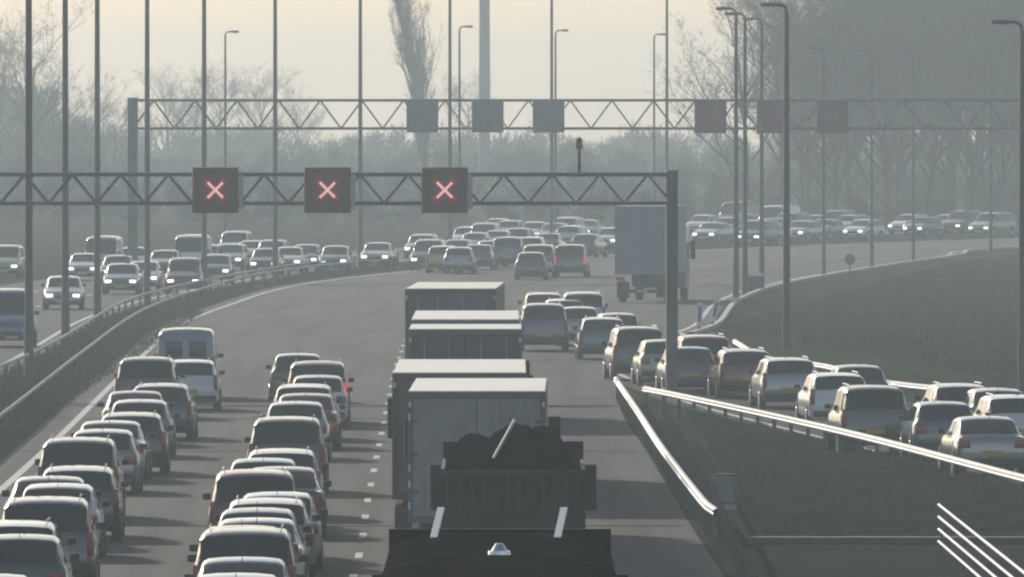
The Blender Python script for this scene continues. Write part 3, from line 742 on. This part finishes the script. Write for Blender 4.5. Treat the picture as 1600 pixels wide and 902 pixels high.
def lorry(name, label, X, D, W=2.5, HH=4.0, L=13.0, heading=0, side=(0.2, 0.2, 0.22), roof=None, rear=None, frame=(0.35, .35, .34), rounded=0.0, cab_col=(0.3, .3, .32), zb=1.15, marks=False):
    t = thing(name, label, 'lorry', (X, D, 0), -R(heading), 'lorries in the right-hand lane')
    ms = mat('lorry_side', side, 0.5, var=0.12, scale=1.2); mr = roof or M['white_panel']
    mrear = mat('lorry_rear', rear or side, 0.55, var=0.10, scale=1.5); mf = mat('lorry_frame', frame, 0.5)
    def piece(nm, m, *a, bev=.01, parent=None, sm=None):
        b_ = new(); bx(b_, *a, bev); return obj(nm, b_, m, parent or t, sm)
    w2 = W / 2
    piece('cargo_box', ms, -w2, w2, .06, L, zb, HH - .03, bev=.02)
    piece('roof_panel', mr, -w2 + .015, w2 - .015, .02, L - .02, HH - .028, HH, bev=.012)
    fr = new(); bx(fr, -w2 - .004, -w2 + .09, -.02, .055, zb - .05, HH - .03); bx(fr, w2 - .09, w2 + .004, -.02, .055, zb - .05, HH - .03)
    bx(fr, -w2 + .093, w2 - .093, -.02, .055, HH - .14, HH - .03); bx(fr, -w2 + .093, w2 - .093, -.02, .055, zb - .05, zb + .06); obj('rear_frame', fr, mf, t)
    for s in (-1, 1):
        dr = piece('rear_door', mrear, *sorted((s * .006, s * (w2 - .095))), -.005, .05, zb + .065, HH - .145)
        for q in (.28, .72):
            b_ = new(); tube(b_, (s * w2 * q, -.03, zb + .1), (s * w2 * q, -.03, HH - .2), .017, n=8); obj('lock_rod', b_, M['galv'], dr, 40)
        for z in (zb + .5, HH - .6, (zb + HH) / 2):
            piece('hinge', mf, *sorted((s * (w2 - .2), s * (w2 - .096))), -.02, -.0055, z, z + .07, parent=dr, bev=0)
        piece('tail_light', M['tail'], *sorted((s * (w2 - .45), s * (w2 - .08))), .0, .08, zb - .32, zb - .18)
        piece('mud_flap', M['plastic'], *sorted((s * (w2 - .62), s * (w2 - .04))), .5, .53, .22, .95)
        piece('marker_light', M['white_paint'], *sorted((s * (w2 - .07), s * (w2 - .015))), -.035, -.021, HH - .3, HH - .2)
        if marks and s == -1:
            for z in (HH - .55, HH - 1.5, HH - 1.8, HH - 2.2): piece('marker_light', M['white_paint'], -w2 + .01, -w2 + .05, -.035, -.021, z, z + .14, bev=0)
    piece('bumper', M['plastic'], -w2 + .1, w2 - .1, .02, .14, .45, .62, bev=.02)
    piece('number_plate', M['plate'], -.26, .26, .0, .018, .48, .59, bev=0)
    piece('chassis', M['plastic'], -.5, .5, .3, L - .5, .75, zb - .06)
    ax = (1.6, 2.9, 4.2) if L > 10 else (1.8,)
    for y in ax:
        for s in (-1, 1): wheel_at(t, s * (w2 - .2), y, .5, s)
    # tractor / cab
    mc = mat('lorry_cab', cab_col, 0.35, coat=.5); cy = L + .35
    ck = new(); bx(ck, -w2 + .04, w2 - .04, cy, cy + 2.0, .55, min(HH - .35, 3.5), .08); cb = obj('cab', ck, mc, t, 40)
    piece('windscreen', M['glass'], -w2 + .2, w2 - .2, cy + 1.98, cy + 2.02, 1.9, 2.8, parent=cb)
    for s in (-1, 1):
        piece('side_window', M['glass'], *sorted((s * (w2 - .045), s * (w2 - .03))), cy + .9, cy + 1.7, 1.9, 2.7, parent=cb, bev=0)
        piece('mirror', M['plastic'], *sorted((s * (w2 + .02), s * (w2 + .25))), cy + 1.75, cy + 1.85, 1.9, 2.75, parent=cb, bev=.03)
        wheel_at(t, s * (w2 - .2), cy + 1.0, .5, s)
        if L > 10: wheel_at(t, s * (w2 - .2), cy - 1.2, .5, s)
    return t

def at_roof(x, y, z): k = (y - YH) / (H - z); return (x - 800) / k, F / k
def fitted(xl, xr, y, Wt):
    """real roof height from width and pixel row of the rear roof edge"""
    k = (xr - xl) / Wt; return ((xl + xr) / 2 - 800) / k, F / k, H - (y - YH) / k
X, D, Z = fitted(637, 853, 611, 2.55)
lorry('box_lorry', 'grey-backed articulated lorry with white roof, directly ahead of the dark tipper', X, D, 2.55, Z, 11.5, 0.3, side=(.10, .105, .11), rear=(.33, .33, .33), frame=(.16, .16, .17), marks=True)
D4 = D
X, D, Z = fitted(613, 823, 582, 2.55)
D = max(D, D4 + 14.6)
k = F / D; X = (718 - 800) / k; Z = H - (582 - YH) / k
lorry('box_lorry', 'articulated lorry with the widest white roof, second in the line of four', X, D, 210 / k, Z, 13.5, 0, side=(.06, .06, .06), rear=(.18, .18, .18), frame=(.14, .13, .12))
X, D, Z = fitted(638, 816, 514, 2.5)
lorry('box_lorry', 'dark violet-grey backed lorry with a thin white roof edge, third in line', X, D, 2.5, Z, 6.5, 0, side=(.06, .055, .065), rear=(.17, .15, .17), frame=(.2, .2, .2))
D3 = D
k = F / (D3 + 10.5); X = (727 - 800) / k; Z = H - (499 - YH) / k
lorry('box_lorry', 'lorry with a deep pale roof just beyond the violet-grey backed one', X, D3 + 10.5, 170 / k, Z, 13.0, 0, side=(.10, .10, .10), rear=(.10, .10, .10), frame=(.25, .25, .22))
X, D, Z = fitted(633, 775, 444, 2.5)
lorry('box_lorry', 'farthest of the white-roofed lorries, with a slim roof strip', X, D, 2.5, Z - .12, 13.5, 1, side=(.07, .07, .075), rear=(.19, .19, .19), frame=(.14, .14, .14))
# grey lorry turning into the bend
k = 34.0; X = (1003 - 800) / k; D = F / k
t = lorry('box_lorry', 'pale blue-grey box lorry in the bend behind the near gantry column', X, D, 2.5, H - (322 - YH) / k, 8.5, 6, side=(.24, .29, .33), rear=(.26, .31, .35), frame=(.28, .33, .36), roof=M['galv'], zb=1.35)

# dark tipper carrying scrap
kT = 94.0; DT = F / kT; XT = (802 - 800) / kT
t = thing('tipper_lorry', 'dark tipper lorry with a bulky dark load behind the white-roofed lorries', 'lorry', (XT, DT, 0), 0, 'lorries in the right-hand lane')
mt_body = mat('tipper_body', (.018, .019, .020), .75, var=.25, scale=2)
mt_rib = mat('tipper_rib', (.035, .036, .037), .7)
def piece(nm, m, *a, bev=.01, parent=None, sm=None):
    b_ = new(); bx(b_, *a, bev); return obj(nm, b_, m, parent or t, sm)
w2 = 1.2
bt = new()
bx(bt, -w2, w2, 0, 6.2, 1.2, 1.3, .01)
bx(bt, -w2, -w2 + .06, 0.06, 6.2, 1.302, 2.75, .01); bx(bt, w2 - .06, w2, 0.06, 6.2, 1.302, 2.75, .01); bx(bt, -w2, w2, 6.2, 6.28, 1.302, 3.05, .01)
obj('tipper_bed', bt, mt_body, t)
tg = piece('tailgate', mt_body, -w2, w2, -.03, .05, 1.25, 2.7)
for kx in range(12):
    xx = -w2 + .12 + kx * (2 * w2 - .24) / 11
    piece('rib', mt_rib, xx - .035, xx + .035, -.09, -.032, 1.95 + (.12 if kx % 2 else 0), 2.62, parent=tg)
piece('top_rail', mt_rib, -w2, w2, -.09, -.032, 2.63, 2.72, parent=tg)
# heaped load
bl = new(); nx, ny_ = 22, 30; rnd = random.Random(5); gridv = []
for i in range(nx + 1):
    row = []
    for j in range(ny_ + 1):
        u = i / nx; v_ = j / ny_; x_ = lerp(-w2 + .07, w2 - .07, u)
        base = 2.45 + .95 * min(1, math.sin(math.pi * min(max(u * .96 + .06, 0), 1)) ** .45) * min(1, math.sin(math.pi * v_) ** .35 if 0 < v_ < 1 else 0)
        base += (.10 * math.sin(u * 9 + 1) + .07 * math.sin(u * 21 + v_ * 7)) + rnd.uniform(-.05, .05)
        if u < .35: base -= .12
        row.append(bl.verts.new((x_, .1 + v_ * 6.0, max(2.1, base))))
    gridv.append(row)
for i in range(nx):
    for j in range(ny_): bl.faces.new((gridv[i][j], gridv[i + 1][j], gridv[i + 1][j + 1], gridv[i][j + 1]))
tag(obj('covered_load', bl, M['scrap'], None, 80, (XT, DT, 0)), 'bulky dark covered load heaped in the tipper bed', 'load')
a = P(771, 716, 2.75); b = P(804, 660, 3.3)
bm = new(); kk = F / (DT - .12)
pa = Vector(((771 - 800) / kk, DT - .12, H - (716 - YH) / kk)); pb = Vector(((804 - 800) / kk, DT + .5, H - (658 - YH) / kk))
tube(bm, pa, pb, .022, n=10)
tag(obj('white_pole', bm, M['white_paint'], None, 40), 'thin white pole leaning on the dark load in the tipper', 'pole')
for s in (-1, 1):
    piece('tail_light', M['tail'], *sorted((s * (w2 - .4), s * (w2 - .05))), .0, .08, .95, 1.1)
    piece('mud_flap', M['plastic'], *sorted((s * (w2 - .6), s * (w2 - .02))), .35, .38, .2, .95)
    for y in (1.0, 2.35, 7.6): wheel_at(t, s * (w2 - .18), y, .5, s)
piece('bumper', M['plastic'], -w2 + .05, w2 - .05, .0, .12, .45, .62, bev=.02)
piece('chassis', M['plastic'], -.45, .45, .2, 8.4, .7, 1.17)
cbt = piece('cab', mt_body, -w2 + .03, w2 - .03, 6.55, 8.5, .6, 2.95, bev=.08)
for s in (-1, 1): piece('mirror', M['plastic'], *sorted((s * (w2 + .02), s * (w2 + .24))), 8.2, 8.3, 1.8, 2.6, parent=cbt, bev=.03)
piece('windscreen', M['glass'], -w2 + .2, w2 - .2, 8.49, 8.52, 1.8, 2.6, parent=cbt)

# nearest lorry: dark tarpaulin roof filling the bottom
t = thing('tarpaulin_lorry', 'nearest lorry with a black tarpaulin roof, cut by the bottom edge', 'lorry', ((781 - 800) / 137.0, F / 137.0 - 15, 0), 0, 'lorries in the right-hand lane')
zr = H - (836 - YH) / 137.0
bl = new(); prev = None; w2 = 1.25
for j in range(31):
    y_ = .2 + j * .5; ring = []
    for i in range(15):
        u = i / 14 * 2 - 1; sag = .035 * math.cos(j * math.pi) if abs(u) < .95 else 0
        ring.append(bl.verts.new((u * w2, y_, zr - .14 + .14 * (1 - abs(u) ** 4) + (.025 if j % 3 == 0 else -.015) + random.uniform(-.006, .006))))
    ring = [bl.verts.new((-w2, y_, 1.2))] + ring + [bl.verts.new((w2, y_, 1.2))]
    if prev:
        for i in range(len(ring) - 1): bl.faces.new((prev[i], prev[i + 1], ring[i + 1], ring[i]))
    prev = ring
obj('tarpaulin', bl, M['tarp'], t, 50)
piece('rear_door', mt_body, -w2 + .01, w2 - .01, .1, .19, 1.2, zr - .16)
piece('headboard', mt_body, -w2 - .02, w2 + .02, 15.25, 15.33, 1.2, zr + .06)
piece('chassis', M['plastic'], -.5, .5, .3, 16, .75, 1.18)
for s in (-1, 1):
    for y in (2, 3.3, 4.6, 14.2, 17.2): wheel_at(t, s * (w2 - .2), y, .5, s)
    piece('mirror', M['plastic'], *sorted((s * (w2 + .02), s * (w2 + .24))), 17.6, 17.7, 2.4, 3.3)
cbt = piece('cab', mt_body, -w2 + .05, w2 - .05, 15.7, 17.8, .6, 3.5, bev=.1)
piece('windscreen', M['glass'], -w2 + .2, w2 - .2, 17.79, 17.82, 1.9, 2.9, parent=cbt)
for s, cx in ((-1, 683), (1, 875)):
    bm = new(); xx = (cx - 781) / 137.0
    vv = [(xx - .075, 13.9, zr + .01), (xx + .005, 13.9, zr + .01), (xx + .085, 14.9, zr + .32), (xx + .005, 14.9, zr + .32)]
    A_ = [bm.verts.new(v) for v in vv]; B_ = [bm.verts.new((v[0], v[1] + .03, v[2] - .03)) for v in vv]
    bm.faces.new(A_); bm.faces.new(B_[::-1])
    for q in range(4): bm.faces.new((A_[q], A_[(q + 1) % 4], B_[(q + 1) % 4], B_[q]))
    obj('white_marker', bm, M['white_paint'], t)
bm = new(); tube(bm, (0, 8.2, zr - .02), (0, 8.2, zr + .05), .13, .12, 20); tube(bm, (0, 8.2, zr + .05), (0, 8.2, zr + .13), .09, .04, 20); obj('roof_beacon', bm, M['chrome'], t, 30)  # chrome beacon on the tarpaulin, polished to give small bright glints

# ------------------------------------------------------------------ trees
def branch_tree(seed, height, spread, upright=0.3, levels=4, trunk_r=0.22, twigs=2200, twig_len=.55, ttw=.022, low=0.2, kids=(7, 6, 5), limb=1.0):
    rnd = random.Random(seed); bm = new(); tips = []
    bt_ = new()
    def grow(p, d, L, r, lev):
        segs = 4 if lev < 2 else 3; q = p.copy(); dd = d.copy(); pts = [(q.copy(), r)]
        for s in range(segs):
            dd = (dd + Vector((rnd.uniform(-1, 1), rnd.uniform(-1, 1), rnd.uniform(-.3, 1) * upright)) * (.13 if lev == 0 else .2)).normalized()
            q = q + dd * L / segs; pts.append((q.copy(), r * (1 - (s + 1) / segs * .62)))
        for (a, ra), (b, rb) in zip(pts, pts[1:]): tube(bt_ if lev == 0 else bm, a, b, ra, rb, 7 if lev == 0 else (5 if lev == 1 else 3), cap=False)
        if lev >= levels - 2: tips.extend([(x[0], dd.copy(), lev) for x in pts[1:]])
        if lev < levels - 1:
            for k in range(kids[min(lev, 2)]):
                t_ = rnd.uniform(low if lev == 0 else .2, 1.0); i = min(segs - 1, int(t_ * segs)); a, b = pts[i][0], pts[i + 1][0]; pp = a.lerp(b, t_ * segs - i)
                ang = rnd.uniform(0, 2 * math.pi); side = Vector((math.cos(ang), math.sin(ang), 0))
                nd = (dd * (.55 + upright) + side * spread * (1.0 if lev == 0 else .8) + Vector((0, 0, upright * .6))).normalized()
                grow(pp, nd, L * rnd.uniform(.42, .62) * ((1.15 - .45 * t_) * limb if lev == 0 else 1), pts[i][1] * .55, lev + 1)
    grow(Vector((0, 0, -.1)), Vector((0, 0, 1)), height * .82, trunk_r, 0)
    for k in range(twigs):
        p, d, lv = rnd.choice(tips)
        dd = (d * .8 + Vector((rnd.uniform(-1, 1), rnd.uniform(-1, 1), rnd.uniform(-.5, 1)))).normalized(); p = p + dd * rnd.uniform(0, .3)
        L = twig_len * rnd.uniform(.5, 1.4); sd_ = dd.cross(Vector((rnd.uniform(-1, 1), rnd.uniform(-1, 1), rnd.uniform(-1, 1))))
        if sd_.length < .1: continue
        sd_ = sd_.normalized() * ttw
        e = p + dd * L
        bm.faces.new((bm.verts.new(p - sd_), bm.verts.new(p + sd_), bm.verts.new(e)))
    return mesh_from('trunk', bt_, M['bark']), mesh_from('crown', bm, M['twig'])

def shrub_mesh(seed, h, r, n=2600):
    rnd = random.Random(seed); bm = new(); bs = new()
    cl = [(Vector((rnd.uniform(-.75, .75) * r, rnd.uniform(-.75, .75) * r, rnd.uniform(.2, .8) * h)), rnd.uniform(.28, .5) * r) for _ in range(14)]
    for c, _ in cl: tube(bs, (c.x * .2, c.y * .2, -.1), c, .06, .02, 5, cap=False)
    for k in range(n):
        c, cr = rnd.choice(cl); d = Vector((rnd.gauss(0, 1), rnd.gauss(0, 1), rnd.gauss(0, 1))).normalized()
        p = c + d * cr * rnd.uniform(.2, 1.1); p.z = max(.05, p.z * (1 + rnd.uniform(-.05, .12)))
        up = (d * .5 + Vector((rnd.uniform(-.6, .6), rnd.uniform(-.6, .6), rnd.uniform(.2, 1.2)))).normalized(); sd_ = up.cross(Vector((rnd.uniform(-1, 1), rnd.uniform(-1, 1), rnd.uniform(-1, 1))))
        if sd_.length < .1: continue
        sd_ = sd_.normalized() * rnd.uniform(.03, .09); L = rnd.uniform(.25, .8)
        bm.faces.new((bm.verts.new(p - sd_), bm.verts.new(p + sd_), bm.verts.new(p + up * L)))
    return mesh_from('trunk', bs, M['bark']), mesh_from('crown', bm, M['twig'])

def plant(name, label, cat, meshes, loc, rot, sc, group=None, zs=None):
    t = thing(name, label, cat, loc, rot, group)
    t.scale = (sc, sc, zs or sc)
    link('trunk', meshes[0], t); link('crown', meshes[1], t)
    return t
shr = [shrub_mesh(40 + i, 6.0, 3.6, 3600) for i in range(5)]
wood = [branch_tree(60 + i, 20, .85, .35, 5, .26, 6500, .8, .03, low=.08, kids=(15, 6, 4)) for i in range(5)]
thin = [branch_tree(80 + i, 16, .9, .3, 5, .2, 2600, .7, .020, low=.15, kids=(12, 6, 4)) for i in range(3)]
pop = branch_tree(7, 24, .26, 1.0, 5, .28, 5200, .8, .022, low=.12, kids=(52, 5, 3), limb=.5)
rnd = random.Random(3)
def topz(y, D): return H + (YH - y) * D / F
# low belt of bare shrubs beyond the motorway, both ends
n = 0
for row, (Dr, yt) in enumerate(((990, 298), (1120, 264), (1350, 234), (1650, 208))):
    k = F / Dr; x = -60 - row * 25
    while x < 1700:
        top = yt + rnd.uniform(-12, 14)
        if x < 200: top -= (200 - x) * .30 * (row / 3)
        hgt = topz(top, Dr); sc = hgt / 6.0
        if row < 3 or True:
            plant('bare_shrub', 'bare grey shrub in the low hazy belt beyond the motorway', 'shrub', shr[n % 5], ((x - 800) / k, Dr + rnd.uniform(-14, 14), 0), rnd.uniform(0, 6), sc, 'shrubs in the hazy belt')
        n += 1; x += 5.6 * k * .62
# dense wood on the right
for row, (Dr, x0, yt0) in enumerate(((1000, 1300, -50), (1035, 1255, -10), (1075, 1330, -60), (1120, 1270, -30), (1170, 1390, -60))):
    k = F / Dr; x = x0
    while x < 1720:
        top = yt0 - (x - x0) * .05 + rnd.uniform(-25, 25)
        if x - x0 < 60: top += 70
        sc = topz(top, Dr) / 20.0
        plant('bare_tree', 'tall bare tree in the dense hazy wood filling the right side', 'tree', wood[n % 5], ((x - 800) / k, Dr + rnd.uniform(-12, 12), 0), rnd.uniform(0, 6), sc, 'trees of the right-hand wood')
        n += 1; x += rnd.uniform(60, 85)
for x, top, Dr, sc_, d in ((1168, 30, 985, 1, 'spreading into the sky left of the wood'), (1215, 5, 1000, 1, 'behind the second far signal'), (1262, -20, 1020, 1, 'at the wood edge above the last far signal')):
    plant('bare_tree', 'open-branched bare tree ' + d, 'tree', thin[n % 3], ((x - 800) * Dr / F, Dr, 0), n * 1.3, topz(top, Dr) / 15.5, 'open trees at the wood edge'); n += 1
# left side trees
for x, top, Dr, d in ((38, 62, 1150, 'crossed by the leftmost lamp post'), (-30, 80, 1180, 'cut by the left edge'), (85, 150, 1200, 'between the first two lamp posts'), (130, 150, 1230, 'short one right of the second lamp post'), (178, 172, 1250, 'just left of the far gantry column')):
    plant('bare_tree', 'hazy bare tree on the left, ' + d, 'tree', thin[n % 3], ((x - 800) * Dr / F, Dr, 0), n * 1.7, topz(top, Dr) / 15.5, 'bare trees on the left'); n += 1
for x, top, Dr, d in ((262, 124, 1560, 'left of the fifth lamp post'), (300, 134, 1560, 'right behind the fifth lamp post'), (342, 132, 1560, 'by the slim lamp post'), (408, 126, 1560, 'left of the sixth lamp post'), (470, 150, 1560, 'right of the sixth lamp post'), (735, 140, 1560, 'between poplar and mast')):
    plant('bare_tree', 'small distant tree top rising over the far gantry, ' + d, 'tree', thin[n % 3], ((x - 800) * Dr / F, Dr, 0), n * 1.1, topz(top, Dr) / 15.5, 'distant tree tops over the far gantry'); n += 1
plant('poplar_tree', 'tall narrow bare poplar rising behind the far gantry', 'tree', pop, ((665 - 800) * 1220 / F, 1220, 0), 0.4, topz(-40, 1220) / 22.0)
# rough grass on the verges: countless blades in one sheet
bm = new(); rg = random.Random(9)
def blades(quad, n_, hmin, hmax, wd_):
    a_, b_, c_, d_ = [Vector(q) for q in quad]
    for _ in range(n_):
        u, v_ = rg.random(), rg.random(); p = a_.lerp(b_, u).lerp(d_.lerp(c_, u), v_)
        h_ = rg.uniform(hmin, hmax) * (1.6 if math.sin(p.x * 2.1 + p.y * .13) * math.sin(p.y * .21 - p.x) > .45 else .8)
        o_ = Vector((rg.uniform(-.5, .5) * h_, rg.uniform(-.3, .3) * h_, h_))
        bm.faces.new((bm.verts.new((p.x - wd_, p.y, -.02)), bm.verts.new((p.x + wd_, p.y, -.02)), bm.verts.new((p.x + o_.x, p.y + o_.y, h_))))
blades([P(1070, 640), P(1650, 772), P(1650, 850), P(1195, 842)], 34000, .05, .17, .02)
blades([P(1125, 512), P(1480, 412), P(1640, 402), P(1640, 608)], 30000, .06, .2, .03)
blades([(-13.2, 300, 0), (-18, 300, 0), (-16.3, 560, 0), (-13.4, 560, 0)], 9000, .05, .2, .02)
M['blade'] = mat('grass_blades', (0.095, 0.125, 0.080), 0.9, col2=(0.20, 0.20, 0.135), scale=0.7, spec=0.0)
go = obj('grass', bm, M['blade']); go['kind'] = 'stuff'; go['label'] = 'rough dull green grass on the verges and wedge'
# pale mast
Dm = 1350; k = F / Dm
t = thing('pale_mast', 'pale round concrete mast rising out of frame right of the poplar', 'mast', ((757 - 800) / k, Dm, 0))
bm = new(); tube(bm, (0, 0, -.1), (0, 0, 22.5), .66, .54, 24); obj('shaft', bm, M['concrete_mast'], t, 40)
bm = new(); tube(bm, (0, 0, -.1), (0, 0, .5), 1.1, 1.1, 24); obj('footing', bm, M['kerb'], t, 40)

# ------------------------------------------------------------------ haze
bm = new(); bx(bm, -1000, 1000, -100, 3050, -1.1, 27)
hz_o = bpy.data.objects.new('haze', None)
me = bpy.data.meshes.new('haze'); bmesh.ops.recalc_face_normals(bm, faces=bm.faces[:]); bm.to_mesh(me); bm.free()
hm = bpy.data.materials.new('haze_air'); hm.use_nodes = True; t_ = hm.node_tree
for nd in list(t_.nodes): t_.nodes.remove(nd)
out = t_.nodes.new('ShaderNodeOutputMaterial'); pv = t_.nodes.new('ShaderNodeVolumePrincipled')
pv.inputs['Color'].default_value = HAZE_COLOR; pv.inputs['Density'].default_value = HAZE_DENSITY; pv.inputs['Anisotropy'].default_value = HAZE_ANISO
t_.links.new(pv.outputs[0], out.inputs['Volume'])
me.materials.append(hm)
hzo = link('haze', me); hzo['kind'] = 'stuff'; hzo['label'] = 'pale hazy air over the whole motorway'
